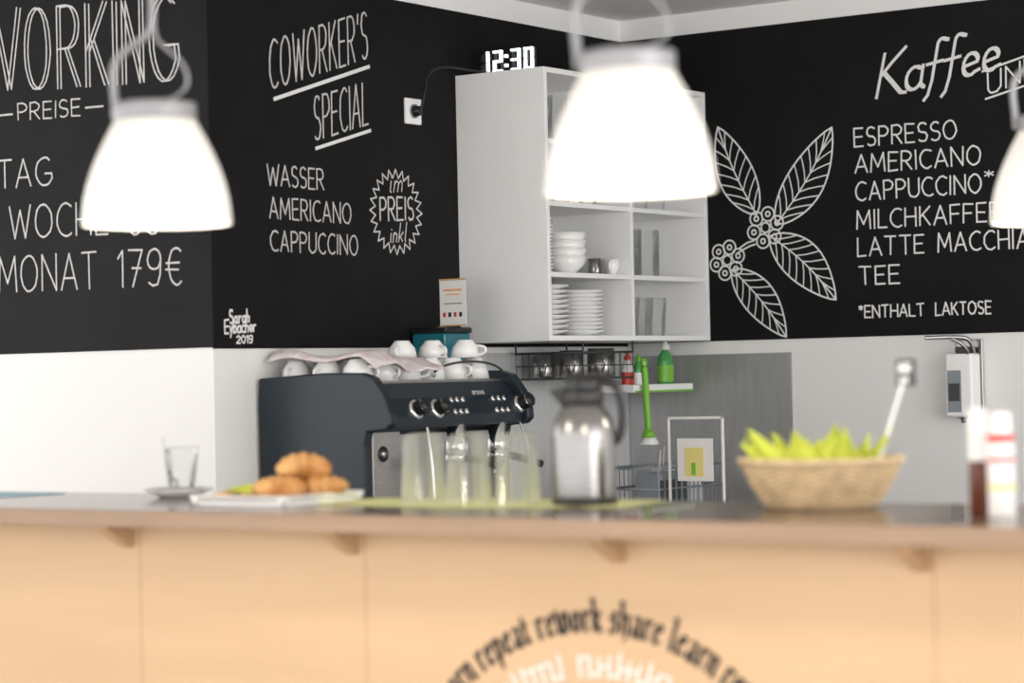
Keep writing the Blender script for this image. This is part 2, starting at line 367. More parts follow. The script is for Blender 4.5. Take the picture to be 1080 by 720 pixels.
# ------------------------------------------------------------------ wall cabinet
g=group('open_cabinet')
CX0,CX1,CY0,CY1,CZ0,CZ1=-4.8655,-4.50,6.645,7.70,1.533,2.446
th=.018
box('side_near',CX0,CX1,CY0,CY0+th,CZ0,CZ1,M['white'],g,.0015)
box('side_far',CX0,CX1,CY1-th,CY1,CZ0,CZ1,M['white'],g,.0015)
box('top',CX0,CX1,CY0+th,CY1-th,CZ1-th,CZ1,M['white'],g,.0015)
box('bottom',CX0,CX1,CY0+th,CY1-th,CZ0,CZ0+th,M['white'],g,.0015)
box('back',CX0,CX0+.006,CY0+th,CY1-th,CZ0+th,CZ1-th,M['white'],g)
YD=7.175
box('divider',CX0+.006,CX1-.002,YD-.009,YD+.009,CZ0+th,CZ1-th,M['white'],g)
SH=[1.755,1.992,2.20]
for i,z in enumerate(SH):
    box('shelf_%d'%(i*2),CX0+.006,CX1-.004,CY0+th,YD-.009,z-.008,z+.008,M['white'],g)
    box('shelf_%d'%(i*2+1),CX0+.006,CX1-.004,YD+.009,CY1-th,z-.008,z+.008,M['white'],g)
def plates(name,x,y,z,n,R,dz=.009):
    g=group(name)
    for i in range(n):
        lathe('plate_%d'%i,[(0,.0),(R*.55,.0),(R*.6,.004),(R,.016),(R,.019),(R*.58,.007),(0,.005)],(x,y,z+i*dz),M['porc'],g,seg=32)
    return g
zb=CZ0+th+.0005
plates('plate_stack',-4.66,6.80,zb,10,.115,.017)
plates('plate_stack',-4.64,7.03,zb,11,.09,.014)
plates('saucer_stack',-4.63,6.745,SH[0]+.0085,15,.070,.012)
def bowl(name,x,y,z,n,R,h):
    g=group(name)
    for i in range(n):
        lathe('bowl_%d'%i,[(0,.003),(R*.45,0),(R*.5,.006),(R*.85,h*.5),(R,h),(R*.96,h),(R*.8,h*.5),(R*.4,.012),(0,.01)],(x,y,z+i*h*.45),M['porc'],g,seg=32)
bowl('bowl_stack',-4.60,6.90,SH[0]+.0085,4,.075,.06)
def tumbler(name,x,y,z,R,h,m=None,taper=.8,parent=None,inv=False,rib=0,ribn=0,seg=28):
    rb=R*taper
    pr=[(0.0001,.0),(rb*.9,0),(rb,.004),(R,h),(R*1.015,h+.0008),(R*1.015,h-.0015),(R*1.002,h-.002)]
    rot=(pi,0,0) if inv else None
    return lathe(name,pr,(x,y,z+(h+.0008 if inv else 0)),m or M['frost'],parent,seg=seg,rib=rib,ribn=ribn,rot=rot)
def metalcup(name,x,y,z,R,h,parent=None):
    g=group(name)
    lathe('body',[(0,0),(R*.9,0),(R,.006),(R,h),(R*.96,h),(R*.93,.01),(0,.008)],(x,y,z),M['steel'],g,seg=28)
    tube('handle',[(x+R*.6,y-R*.75,z+h*.85),(x+R*1.2,y-R*1.4,z+h*.8),(x+R*1.2,y-R*1.4,z+h*.3),(x+R*.65,y-R*.75,z+h*.2)],.003,M['steel'],g)
metalcup('metal_cup',-4.56,7.02,SH[0]+.0085,.024,.055); metalcup('metal_cup',-4.60,7.09,SH[0]+.0085,.022,.05)
def cup(name,x,y,z,R=.042,h=.058,inv=False,ha=0.0,tilt=0):
    g=group(name,(x,y,z))
    pr=[(0,.004),(R*.5,0),(R*.55,.006),(R*.85,h*.4),(R,h),(R*.95,h),(R*.8,h*.4),(R*.4,.01),(0,.008)]
    lathe('body',pr,(0,0,h if inv else 0),M['porc'],g,seg=28,rot=(pi,0,0) if inv else None)
    z1,z2=(h*.85,h*.35) if not inv else (h*.15,h*.65)
    c_,s_=math.cos(ha),math.sin(ha)
    tube('handle',[(R*.88*c_,R*.88*s_,z1),(R*1.45*c_,R*1.45*s_,z1),(R*1.5*c_,R*1.5*s_,z2),(R*.78*c_,R*.78*s_,z2)],.0045,M['porc'],g)
    if tilt: g.rotation_euler=(tilt,tilt*.5,0)
    return g
cup('coffee_cup',-4.56,7.13,SH[0]+.0085,.03,.055,ha=-1.2)
gi=group('drinking_glasses')
for i,(x,y) in enumerate(((-4.57,7.26),(-4.57,7.35),(-4.57,7.44),(-4.68,7.30),(-4.68,7.40),(-4.68,7.50))):
    tumbler('glass_%d'%i,x,y,zb,.036,.135,parent=gi)
gi=group('glass_jars')
for i,(x,y) in enumerate(((-4.58,7.27),(-4.58,7.39),(-4.70,7.33))):
    tumbler('jar_%d'%i,x,y,SH[0]+.0085,.05,.165,parent=gi,taper=.95)
gi=group('wine_glasses')
for i,(x,y) in enumerate(((-4.58,7.28),(-4.58,7.40),(-4.58,7.52),(-4.72,7.34),(-4.72,7.48))):
    lathe('glass_%d'%i,[(0,.002),(.03,.0),(.03,.002),(.004,.006),(.0035,.07),(.02,.085),(.034,.12),(.030,.165)],(x,y,SH[1]+.0085),M['glass'],gi,seg=24)
gi=group('water_glasses')
for i,(x,y) in enumerate(((-4.56,6.72),(-4.56,6.81),(-4.56,6.90),(-4.67,6.76),(-4.67,6.86),(-4.67,6.96),(-4.56,6.99))):
    tumbler('glass_%d'%i,x,y,SH[2]+.0085,.036,.15,parent=gi)
gi=group('small_glasses')
for i,(x,y) in enumerate(((-4.56,6.72),(-4.56,6.81),(-4.56,6.90),(-4.67,6.76),(-4.67,6.86),(-4.6,7.05))):
    tumbler('glass_%d'%i,x,y,SH[1]+.0085,.034,.11,parent=gi)
gi=group('tall_glasses')
for i,(x,y) in enumerate(((-4.58,7.27),(-4.58,7.37),(-4.58,7.47),(-4.58,7.57),(-4.70,7.32),(-4.70,7.44))):
    tumbler('glass_%d'%i,x,y,SH[2]+.0085,.036,.14,parent=gi)
# LED clock
g=group('digital_clock')
SEG={'1':'bc','2':'abged','3':'abgcd','0':'abcdef'}
def segs(ch,x,w=.038,h=.076,t=.0105,z=2.4505,y=6.70):
    d={'a':(x,x+w,z+h-t,z+h),'d':(x,x+w,z,z+t),'g':(x,x+w,z+h/2-t/2,z+h/2+t/2),'f':(x,x+t,z+h/2,z+h),'b':(x+w-t,x+w,z+h/2,z+h),'e':(x,x+t,z,z+h/2),'c':(x+w-t,x+w,z,z+h/2)}
    for s in 'abcdefg':
        a,b,c_,d_=d[s]
        on=s in SEG[ch]
        if on: box('segment_'+s,a+.0012,b-.0012,y,y+.012,c_+.0012,d_-.0012,M['led'],g,.001)
        box('casing_'+s,a-.001,b+.001,y+.0122,y+.022,c_-.001,d_+.001,M['dgrey'],g,.001)
segs('1',-4.803); segs('2',-4.748); segs('3',-4.674); segs('0',-4.620)
for z in(2.466,2.498): box('colon',-4.699,-4.688,6.70,6.712,z,z+.011,M['led'],g,.001)
box('foot',-4.79,-4.57,6.705,6.735,2.4462,2.4495,M['dgrey'],g)
# ------------------------------------------------------------------ under-shelf wire basket
g=group('wire_basket')
bx0,bx1,by0,by1,bz0,bz1=-4.83,-4.55,6.92,7.24,1.405,1.495
for z,r_ in((bz1,.004),(bz0,.0035),((bz0+bz1)/2,.002)):
    tube('rim',[(bx0,by0,z),(bx1,by0,z),(bx1,by1,z),(bx0,by1,z)],r_,M['dgrey'],g,cyc=True,smooth=False)
for i in range(9):
    y=by0+(by1-by0)*i/8; tube('wire',[(bx1,y,bz1),(bx1,y,bz0),(bx0,y,bz0),(bx0,y,bz1)],.0015,M['dgrey'],g,smooth=False,res=1)
for i in range(6):
    x=bx0+(bx1-bx0)*i/5; tube('wire',[(x,by0,bz1),(x,by0,bz0),(x,by1,bz0),(x,by1,bz1)],.0015,M['dgrey'],g,smooth=False,res=1)
for y in(by0,by1):
    for x in(bx0,bx1): tube('hanger',[(x,y,bz1),(x,y,1.5325)],.0035,M['dgrey'],g,smooth=False)
metalcup('metal_cup',-4.76,6.985,1.409,.036,.080); metalcup('metal_cup',-4.69,7.06,1.409,.042,.095)
metalcup('metal_cup',-4.62,7.14,1.409,.048,.10); metalcup('metal_cup',-4.78,7.14,1.409,.036,.08)
# ------------------------------------------------------------------ splash backs
g=group('wall_splash_panels')
box('steel_panel',-4.860,-4.17,7.702,7.7098,.905,1.482,M['steelw'],g)
box('light_panel',-4.8698,-4.862,6.34,7.700,.905,1.500,M['steelm'],g)
g=group('back_counter')
box('worktop_a',-4.866,-4.22,5.42,7.70,.86,.90,M['dgrey'],g,.003)
box('worktop_b',-4.22,-1.6,6.78,7.70,.86,.90,M['dgrey'],g,.003)
box('body_a',-4.866,-4.26,5.44,7.70,0.0,.86,M['cab'],g)
box('body_b',-4.26,-1.62,6.82,7.70,0.0,.86,M['cab'],g)
for i in range(3):
    box('door_%d'%i,-4.258,-4.24,5.45+i*.41,5.85+i*.41,.1,.84,M['cab'],g,.003)
    box('pull_%d'%i,-4.24,-4.225,5.75+i*.41,5.77+i*.41,.6,.75,M['steel'],g,.003)
# ------------------------------------------------------------------ espresso machine
g=group('espresso_machine')
Y0,Y1=5.585,6.33
side=[(-4.84,.94),(-4.858,1.05),(-4.860,1.36),(-4.855,1.428),(-4.60,1.440),(-4.46,1.438),(-4.415,1.425),(-4.375,1.375),(-4.352,1.315),(-4.35,1.285),(-4.37,1.268),(-4.44,1.262),(-4.45,1.22),(-4.45,.94)]
extr('side_panel_near',side,'Y',Y0,Y0+.035,M['navy'],g,.006)
extr('side_panel_far',side,'Y',Y1-.035,Y1,M['navy'],g,.006)
upper=[(-4.855,1.25),(-4.855,1.405),(-4.44,1.405),(-4.395,1.36),(-4.372,1.305),(-4.375,1.272),(-4.44,1.265),(-4.46,1.25)]
extr('upper_body',upper,'Y',Y0+.035,Y1-.035,M['navy'],g,.004)
box('lower_body',-4.855,-4.475,Y0+.035,Y1-.035,.955,1.25,M['steel'],g)
box('frame_strip_near',-4.475,-4.447,Y0+.035,Y0+.17,.955,1.262,M['steel'],g,.003)
box('drip_tray',-4.47,-4.28,Y0+.03,Y1-.03,.935,.985,M['steel'],g,.006)
box('grille',-4.46,-4.29,Y0+.05,Y1-.05,.985,.990,M['dgrey'],g)
for y in(Y0+.07,Y1-.07):
    for x in(-4.78,-4.38): lathe('foot',[(0,0),(.025,0),(.02,.037),(0,.037)],(x,y,.9),M['black'],g,seg=20)
lathe('badge',[(0,.006),(.018,.006),(.023,.003),(.024,0)],(-4.4468,5.67,1.195),M['black'],g,rot=(0,pi/2,0))
lathe('badge_face',[(0,.008),(.013,.008),(.013,.0)],(-4.4465,5.67,1.195),M['steel'],g,rot=(0,pi/2,0))
def on_front(t):
    return (-4.372-.023*t, 1.305+.055*t)
def knob(y,t,R=.027):
    x,z=on_front(t)
    lathe('knob_rim',[(R*1.15,0),(R*1.15,.006),(R*.9,.010),(0,.010)],(x,y,z),M['chrome'],g,rot=(0,pi/2-.38,0),seg=28)
    lathe('knob',[(R*.85,.008),(R*.85,.04),(R*.7,.048),(0,.048)],(x,y,z),M['black'],g,rot=(0,pi/2-.38,0),seg=28,rib=.04,ribn=8)
    lathe('knob_ring',[(R*.88,.038),(R*.88,.043)],(x,y,z),M['chrome'],g,rot=(0,pi/2-.38,0),seg=28)
knob(5.745,.35); knob(5.850,.35); knob(6.295,.45)
for yc in(5.965,6.185):
    for i in range(3):
        for j in range(2):
            x,z=on_front(.15+.65*j)
            lathe('button',[(.0095,0),(.0095,.005),(.007,.008),(0,.008)],(x,yc-.030+i*.030,z),M['chrome'],g,rot=(0,pi/2-.38,0),seg=14)
    lathe('group_head',[(.0,.0),(.034,.0),(.036,.01),(.036,.04),(.030,.05),(.030,.09),(0,.09)],(-4.40,yc+.01,1.185),M['chrome'],g,seg=28)
    lathe('portafilter_ring',[(0,0),(.034,0),(.039,.005),(.039,.025),(.034,.03),(0,.03)],(-4.40,yc+.01,1.158),M['chrome'],g,seg=28)
    tube('portafilter_handle',[(-4.365,yc+.01,1.172),(-4.33,yc+.005,1.168),(-4.23,yc,1.145)],.012,M['black'],g,smooth=False)
    tube('spout',[(-4.40,yc+.01,1.16),(-4.40,yc-.005,1.135),(-4.40,yc-.02,1.115)],.006,M['chrome'],g)
tube('steam_wand',[(-4.38,5.80,1.27),(-4.36,5.80,1.2),(-4.35,5.79,1.05)],.005,M['chrome'],g)
tube('steam_wand_far',[(-4.38,6.29,1.27),(-4.34,6.29,1.2),(-4.33,6.30,1.05)],.005,M['chrome'],g)
rr=Ribbon(lambda u,v,o:(-4.384-(v-1.335)*.42+.012+o,u,v))
rr.text('arova',6.045,1.366,6.105,1.366,.018,.0022,font={**LOW,'o':(.4,[arc(.19,.25,.19,.25,0,360,12)]),'v':(.34,[[(0,.5),(.16,0),(.34,.5)]])},jit=0)
rr.make('name_lettering',M['wtext'],g)
tube('top_rail_b',[(-4.46,5.95,1.437),(-4.45,6.0,1.467),(-4.45,6.25,1.467),(-4.46,6.31,1.437)],.004,M['dgrey'],g)
box('cup_tray',-4.85,-4.45,Y0+.036,Y1-.036,1.405,1.412,M['steel'],g)
ztop=1.4125
for i in range(6):
    for j in range(3):
        x=-4.79+.125*j+random.uniform(-.004,.004); y=5.68+.118*i+random.uniform(-.004,.004)
        if i==0 and j==2: x-=.01
        cup('espresso_cup',x,y,ztop,.050,.068,inv=True,ha=random.uniform(-2.0,.6))
for (x,y,ha) in((-4.63,6.01,-1.2),(-4.60,6.13,-.3),(-4.53,6.21,.2)):
    cup('espresso_cup',x,y,ztop+.0685,.048,.056,inv=True,ha=ha)
vs=[];fs=[];NX,NY=22,24
for i in range(NX):
    for j in range(NY):
        u=i/(NX-1);v=j/(NY-1); x=-4.845+.40*u; y=5.612+.34*v+.03*u
        z=ztop+.076+.010*math.sin(u*9+v*4)+.008*math.sin(v*15+u*3)+.012*math.sin(v*5+1)
        if u>.85: z-=(u-.85)/.15*.03
        if v<.10: z-=(.10-v)/.1*.022
        vs.append((x,y,max(z,ztop+.070 if (u<=.85 and v>=.1) else ztop+.03)))
for i in range(NX-1):
    for j in range(NY-1): a=i*NY+j; fs.append((a,a+1,a+NY+1,a+NY))
o=mesh('tea_towel',vs,fs,M['cloth'],None,True); sd=o.modifiers.new('s','SOLIDIFY'); sd.thickness=.004; sd.offset=1
g=group('coffee_grinder')
box('body',-4.856,-4.725,6.365,6.50,.93,1.41,M['black'],g,.015)
box('base',-4.856,-4.62,6.365,6.50,.9,.94,M['black'],g,.01)
extr('hopper',[(-4.845,1.41),(-4.735,1.41),(-4.722,1.45),(-4.722,1.565),(-4.858,1.565),(-4.858,1.45)],'Y',6.362,6.503,M['teal'],g,.006)
box('lid',-4.860,-4.716,6.358,6.507,1.565,1.583,M['black'],g,.005)
box('dosing_spout',-4.725,-4.66,6.40,6.46,1.15,1.30,M['black'],g,.01)
g=group('card_holder')
box('stand',-4.784,-4.672,6.42,6.428,1.5875,1.745,M['pane'],g)
box('card',-4.781,-4.675,6.4165,6.4195,1.588,1.742,M['paper'],g)
box('card_border_top',-4.783,-4.673,6.4155,6.4163,1.738,1.744,M['bread'],g)
box('card_border_foot',-4.783,-4.673,6.4155,6.4163,1.5875,1.592,M['bread'],g)
box('print_line',-4.765,-4.69,6.4155,6.4163,1.703,1.710,M['orange'],g)
box('print_line_b',-4.755,-4.70,6.4155,6.4163,1.690,1.694,M['orange'],g)
for i in range(4): box('print_dot_%d'%i,-4.768+.022*i,-4.757+.022*i,6.4155,6.4163,1.618,1.633,M['text'] if i%2 else M['red'],g)
box('print_body',-4.765,-4.69,6.4155,6.4163,1.66,1.664,M['grey'],g)
box('foot',-4.79,-4.666,6.405,6.46,1.5835,1.587,M['pane'],g)
# ------------------------------------------------------------------ caddy with bottles
g=group('bottle_caddy')
box('shelf',-4.70,-4.56,7.26,7.66,1.350,1.358,M['white'],g,.003)
box('lip_front',-4.562,-4.556,7.26,7.66,1.350,1.378,M['white'],g,.002)
box('lip_trim',-4.5555,-4.5535,7.26,7.66,1.350,1.357,M['green'],g)
box('lip_side',-4.70,-4.56,7.258,7.264,1.350,1.378,M['white'],g,.002)
box('back_plate',-4.8615,-4.70,7.26,7.66,1.350,1.356,M['white'],g)
def bottle(name,x,y,z,R,h,mb,mc,ml=None,sy=.7):
    g=group(name)
    lathe('body',[(0,0),(R*.95,0),(R,.006),(R,h*.55),(R*.85,h*.68),(R*.4,h*.78),(R*.38,h*.82),(0,h*.82)],(x,y,z),mb,g,sy=1,sx=sy,seg=28)
    lathe('cap',[(R*.45,h*.8),(R*.45,h*.9),(R*.2,h*.92),(R*.2,h),(0,h)],(x,y,z),mc,g,seg=20)
    if ml: lathe('label',[(R*1.01,h*.15),(R*1.01,h*.48)],(x,y,z),ml,g,sy=1,sx=sy*1.02,seg=28)
bottle('dish_soap_bottle',-4.63,7.59,1.3585,.038,.180,M['gbot'],M['white'],M['green'])
bottle('cleaner_bottle',-4.63,7.33,1.3585,.028,.135,M['paper'],M['red'],M['red'])
bottle('cleaner_bottle',-4.64,7.42,1.3585,.026,.13,M['gbot'],M['green'],M['white'])
g=group('dish_brush')
tube('handle',[(-4.535,7.29,1.44),(-4.535,7.295,1.40),(-4.535,7.30,1.32),(-4.53,7.30,1.22)],.012,M['green'],g)
lathe('hook_ring',[(.008,-.004),(.016,-.004),(.016,.004),(.008,.004),(.008,-.004)],(-4.535,7.29,1.455),M['green'],g,rot=(0,pi/2,0),seg=20)
lathe('head',[(0,.05),(.012,.05),(.022,.035),(.024,.02),(0,.02)],(-4.53,7.30,1.17),M['green'],g,seg=24)
lathe('bristles',[(0,0),(.034,-.004),(.036,.0),(.024,.022),(0,.022)],(-4.53,7.30,1.168),M['white'],g,seg=36,rib=.06,ribn=18)
tube('hook',[(-4.5535,7.29,1.372),(-4.535,7.29,1.385),(-4.535,7.29,1.46)],.003,M['white'],g,smooth=False)
g=group('dish_rack')
x0,x1,y0,y1=-4.45,-4.225,6.86,7.30
box('tray',x0,x1,y0,y1,.9005,.915,M['grey'],g,.004)
box('caddy',x1-.09,x1-.0,y0+.0,y0+.20,.915,1.085,M['grey'],g,.006)
for i in range(5): box('caddy_slot',x1-.0005,x1+.002,y0+.015+i*.037,y0+.035+i*.037,.95,1.06,M['dgrey'],g)
for z in(1.10,1.03): tube('rim',[(x0,y0,z),(x1,y0,z),(x1,y1,z),(x0,y1,z)],.004,M['grey'],g,cyc=True,smooth=False)
for i in range(16):
    y=y0+(y1-y0)*i/15; tube('wire',[(x1,y,1.10),(x1,y,.915),(x0,y,.915),(x0,y,1.10)],.0022,M['grey'],g,smooth=False,res=1)
for i,(dx,dz) in enumerate(((-.02,.07),(-.045,.05),(-.06,.08),(-.03,.06))):
    yy=y0+.03+i*.045; tube('cutlery_%d'%i,[(x1+dx,yy,.95),(x1+dx+.005,yy+.004,1.10),(x1+dx+.01,yy+.008,1.09+dz)],.003,M['steel'],g,smooth=False)
for i in range(3): lathe('rack_plate_%d'%i,[(0,0),(.05,.0),(.09,.012),(.09,.015),(.05,.004),(0,.004)],(x0+.11,y0+.25+i*.05,1.01),M['porc'],g,rot=(pi/2+.15,0,0),seg=28)
g=group('acrylic_sign_holder')
def fr(n,a,b,c_,d_,m,dy=0): box(n,a,b,6.87+dy,6.878+dy,c_,d_,m,g,.002)
fr('frame_left',-4.19,-4.181,.906,1.272,M['paper']); fr('frame_right',-3.985,-3.976,.906,1.272,M['paper'])
fr('frame_top',-4.19,-3.976,1.263,1.272,M['paper'])
box('pane',-4.181,-3.985,6.873,6.876,.906,1.263,M['pane'],g)
box('card',-4.150,-4.015,6.866,6.869,1.06,1.20,M['paper'],g)
box('print_patch',-4.12,-4.05,6.8645,6.8658,1.075,1.17,M['yellow'],g)
box('print_leaf',-4.095,-4.08,6.8633,6.8643,1.08,1.12,M['green'],g)
box('foot',-4.20,-3.966,6.83,6.91,.9005,.906,M['pane'],g)
g=group('soap_dispenser')
box('body',-3.535,-3.435,7.625,7.7,1.245,1.462,M['white'],g,.01)
box('window',-3.525,-3.475,7.6225,7.6255,1.262,1.405,M['grey'],g,.002)
box('label',-3.520,-3.480,7.6205,7.6222,1.30,1.36,M['dgrey'],g,.001)
box('backplate',-3.525,-3.428,7.7,7.7095,1.24,1.51,M['steel'],g,.003)
tube('lever',[(-3.45,7.68,1.455),(-3.445,7.66,1.512),(-3.50,7.62,1.520),(-3.575,7.56,1.517)],.007,M['steel'],g)
tube('lever_b',[(-3.45,7.63,1.462),(-3.45,7.61,1.495),(-3.49,7.59,1.512)],.006,M['steel'],g)
box('pump_head',-3.50,-3.455,7.635,7.685,1.462,1.485,M['dgrey'],g,.004)
lathe('nozzle',[(0,0),(.008,0),(.01,.02),(0,.02)],(-3.48,7.65,1.225),M['dgrey'],g,seg=16)
# ------------------------------------------------------------------ front counter
ZT=1.147
g=group('bar_counter')
box('top_slab',-5.4,-.6,3.803,4.42,1.112,ZT,M['ctop'],g,.002)
box('top_edge',-5.4,-.6,3.797,3.8032,1.111,ZT-.001,M['cedge'],g,.002)
box('front_panel',-5.35,-.65,3.92,3.94,0,1.112,M['birch'],g)
box('end_panel_left',-5.35,-5.33,3.94,4.38,0,1.112,M['birch'],g)
box('end_panel_right',-.67,-.65,3.94,4.38,0,1.112,M['birch'],g)
box('rear_shelf',-5.33,-.67,3.94,4.36,.55,.57,M['birch'],g)
box('rear_base',-5.33,-.67,3.94,4.36,0.0,.08,M['birch'],g)
for x in(-5.045,-4.405,-3.765,-3.128,-1.847,-1.21): box('seam',x-.0012,x+.0012,3.9192,3.9205,0,1.112,M['seam'],g)
for x in(-5.08,-4.44,-3.80,-3.160,-2.507,-1.871,-1.235):
    extr('bracket',[(3.9199,1.1115),(3.835,1.1115),(3.84,1.100),(3.9199,1.055)],'X',x-.016,x+.016,M['birchedge'],g,.001)
EC=(-2.555,.462); ER=.462
r=Ribbon(PP)
phrase='repeat rework share learn '; txt=phrase*5
ws=[BL[ch][0]+.10 for ch in txt]; tot=sum(ws); h=.056
cum=0; pos=[]
for w_ in ws: pos.append(cum); cum+=w_
i0=14
for i,ch in enumerate(txt):
    phi0=(pos[i]-pos[i0])/tot*2*pi+.055
    for pl in BL[ch][1]:
        q=[]
        for a,b in pl:
            ph=phi0+a/tot*2*pi; R_=ER+b*h
            q.append((EC[0]+R_*math.sin(ph),EC[1]+R_*math.cos(ph)))
        ang=40-math.degrees(phi0)
        r.nib(q,.0115,ang,.42)
r.make('motto_lettering',M['text'],g)
r=Ribbon(PP)
P_=lambda R_,a_:(EC[0]+R_*math.sin(a_),EC[1]+R_*math.cos(a_))
NK=110
for k in range(NK):
    ph=2*pi*k/NK
    if k%9==8: continue
    r.nib([P_(.372,ph),P_(.410+random.choice((0,0,.004,.012)),ph)],.010,40-math.degrees(ph),.5)
    if k%9!=7:
        R1=random.choice((.376,.392,.408)); r.nib([P_(R1,ph),P_(R1+.004,ph+2*pi/NK)],.008,40-math.degrees(ph),.7)
r.make('inner_ring_mark',M['wtext'],g)
# ------------------------------------------------------------------ things on the counter
g=group('saucer_with_glass')
X,Y=-3.98,4.28
lathe('saucer',[(0,0),(.045,0),(.05,.004),(.083,.018),(.084,.021),(.05,.009),(0,.006)],(X,Y,ZT),M['porc'],g,seg=40)
tumbler('glass',X+.010,Y,ZT+.010,.042,.108,M['frost'],.72,g,seg=40)
tube('spoon',[(X-.01,Y,ZT+.02),(X-.035,Y,ZT+.09),(X-.048,Y,ZT+.145)],.0025,M['steel'],g,smooth=False)
lathe('spoon_bowl',[(0,-.016),(.008,-.008),(.01,0),(.006,.012),(0,.016)],(X-.008,Y,ZT+.03),M['steel'],g,seg=16,sy=.4)
mesh('leaflet',[(-4.75,4.10,ZT+.001),(-4.50,4.14,ZT+.001),(-4.44,4.36,ZT+.001),(-4.72,4.34,ZT+.001),(-4.75,4.10,ZT+.003),(-4.50,4.14,ZT+.003),(-4.44,4.36,ZT+.003),(-4.72,4.34,ZT+.003)],[(0,3,2,1),(4,5,6,7),(0,1,5,4),(1,2,6,5),(2,3,7,6),(3,0,4,7)],M['blue'])
g=group('pastry_tray')
tx0,tx1,ty0,ty1=-3.665,-3.390,3.975,4.25
box('base',tx0+.01,tx1-.01,ty0+.01,ty1-.01,ZT,ZT+.010,M['porc'],g,.004)
extr('rim_front',[(ty0,ZT+.022),(ty0+.004,ZT+.024),(ty0+.022,ZT+.010),(ty0+.014,ZT+.004)],'X',tx0,tx1,M['porc'],g)
extr('rim_back',[(ty1,ZT+.022),(ty1-.004,ZT+.024),(ty1-.022,ZT+.010),(ty1-.014,ZT+.004)],'X',tx0,tx1,M['porc'],g)
extr('rim_left',[(tx0,ZT+.022),(tx0+.004,ZT+.024),(tx0+.022,ZT+.010),(tx0+.014,ZT+.004)],'Y',ty0,ty1,M['porc'],g)
extr('rim_right',[(tx1,ZT+.022),(tx1-.004,ZT+.024),(tx1-.022,ZT+.010),(tx1-.014,ZT+.004)],'Y',ty0,ty1,M['porc'],g)
def croissant(name,loc,rz,L=.15,R=.030,rx=0,ry=0,m='crois'):
    vs=[];fs=[];N=72;S=20
    for i in range(N+1):
        t=i/N; a=(t-.5)*2.7; cr=L*.40
        cx,cy=cr*math.sin(a),cr*math.cos(a)-cr*.7
        q=abs(t-.5)*2*4.2; seg=q%1.0
        env=max(0,math.cos((t-.5)*pi))**.62
        rad=R*env*(1.12-.34*seg**1.6)+.0015
        tx,ty=math.cos(a),-math.sin(a)
        for j in range(S):
            b=2*pi*j/S; nx,ny=-ty,tx
            vs.append((cx+nx*rad*math.cos(b),cy+ny*rad*math.cos(b),rad*.9*math.sin(b)))
    for i in range(N):
        for j in range(S): k=(j+1)%S; fs.append((i*S+j,i*S+k,(i+1)*S+k,(i+1)*S+j))
    fs.append(tuple(range(S))); fs.append(tuple(N*S+j for j in range(S)))
    return mesh(name,vs,fs,M[m],g,True,loc,(rx,ry,rz))
zc=ZT+.010
croissant('croissant_1',(-3.475,4.06,zc+.026),.61,L=.135,R=.028)
croissant('croissant_2',(-3.440,4.165,zc+.028),.61+2.6,L=.135,R=.029)
croissant('croissant_3',(-3.455,4.12,zc+.068),.75,rx=.35,L=.135,R=.029)
croissant('croissant_5',(-3.55,4.15,zc+.024),1.9,.11,.024,m='bread')
lathe('pastry_1',[(0,0),(.036,0),(.042,.009),(.036,.021),(.02,.027),(0,.024)],(-3.60,4.13,zc),M['bread'],g,seg=28,rib=.05,ribn=5)
lathe('pastry_2',[(0,0),(.034,0),(.038,.008),(.030,.018),(0,.022)],(-3.60,4.03,zc),M['bread'],g,seg=28,rib=.06,ribn=4)
mesh('napkin_corner',[(-3.59,4.01,zc+.026),(-3.51,3.99,zc+.018),(-3.52,4.06,zc+.030),(-3.565,4.06,zc+.036)],[(0,1,2,3)],M['lime'],g)
vs=[(-3.43,4.10),(-3.40,4.33),(-2.68,4.38),(-2.64,4.17),(-3.0,4.07)]
vv=[(x,y,ZT+.0008) for x,y in vs]+[(x,y,ZT+.003) for x,y in vs]
mesh('table_mat',vv,[(4,3,2,1,0),(5,6,7,8,9)]+[(i,(i+1)%5,5+(i+1)%5,5+i) for i in range(5)],M['limed'])
gi=group('upturned_glasses')
for i,(x,y) in enumerate(((-3.168,4.17),(-3.048,4.17),(-2.920,4.17),(-3.245,4.29),(-3.120,4.29),(-2.990,4.29))):
    tumbler('glass_%d'%i,x,y,ZT+.0035,.043,.145,M['frost'],.82,gi,inv=True,rib=.03,ribn=14,seg=84)
g=group('thermos_jug')
X,Y=-2.765,4.20; z=ZT+.0035
lathe('body',[(0,0),(.060,0),(.066,.006),(.067,.02),(.067,.135),(.065,.155),(.058,.178),(.046,.198),(.040,.210),(0,.210)],(X,Y,z),M['tsteel'],g,seg=56)
lathe('base_ring',[(.067,.0),(.0685,.002),(.0685,.012),(.067,.014)],(X,Y,z),M['black'],g,seg=56)
lathe('collar',[(.041,.206),(.043,.210),(.043,.232),(.038,.240),(0,.240)],(X,Y,z),M['black'],g,seg=40)
lathe('lid',[(.038,.238),(.039,.243),(.036,.262),(.026,.270),(0,.272)],(X,Y,z),M['black'],g,seg=40)
c5,s5=.819,.574
extr_pts=[(-.070,.236),(-.035,.245),(-.030,.208),(-.045,.205)]
vs=[];w=.014
for sg_ in(-1,1):
    for(a,b) in extr_pts: vs.append((X+a*c5-sg_*w*s5*(.4 if a<-.06 else 1),Y+a*s5+sg_*w*c5*(.4 if a<-.06 else 1),z+b))
mesh('spout',vs,[(0,1,2,3),(7,6,5,4),(0,4,5,1),(1,5,6,2),(2,6,7,3),(3,7,4,0)],M['black'],g)
H=lambda a,b:(X+a*c5,Y+a*s5,z+b)
tube('handle',[H(.030,.250),H(.046,.258),H(.068,.250),H(.082,.215),H(.083,.17),H(.076,.135),H(.062,.125)],.009,M['black'],g)
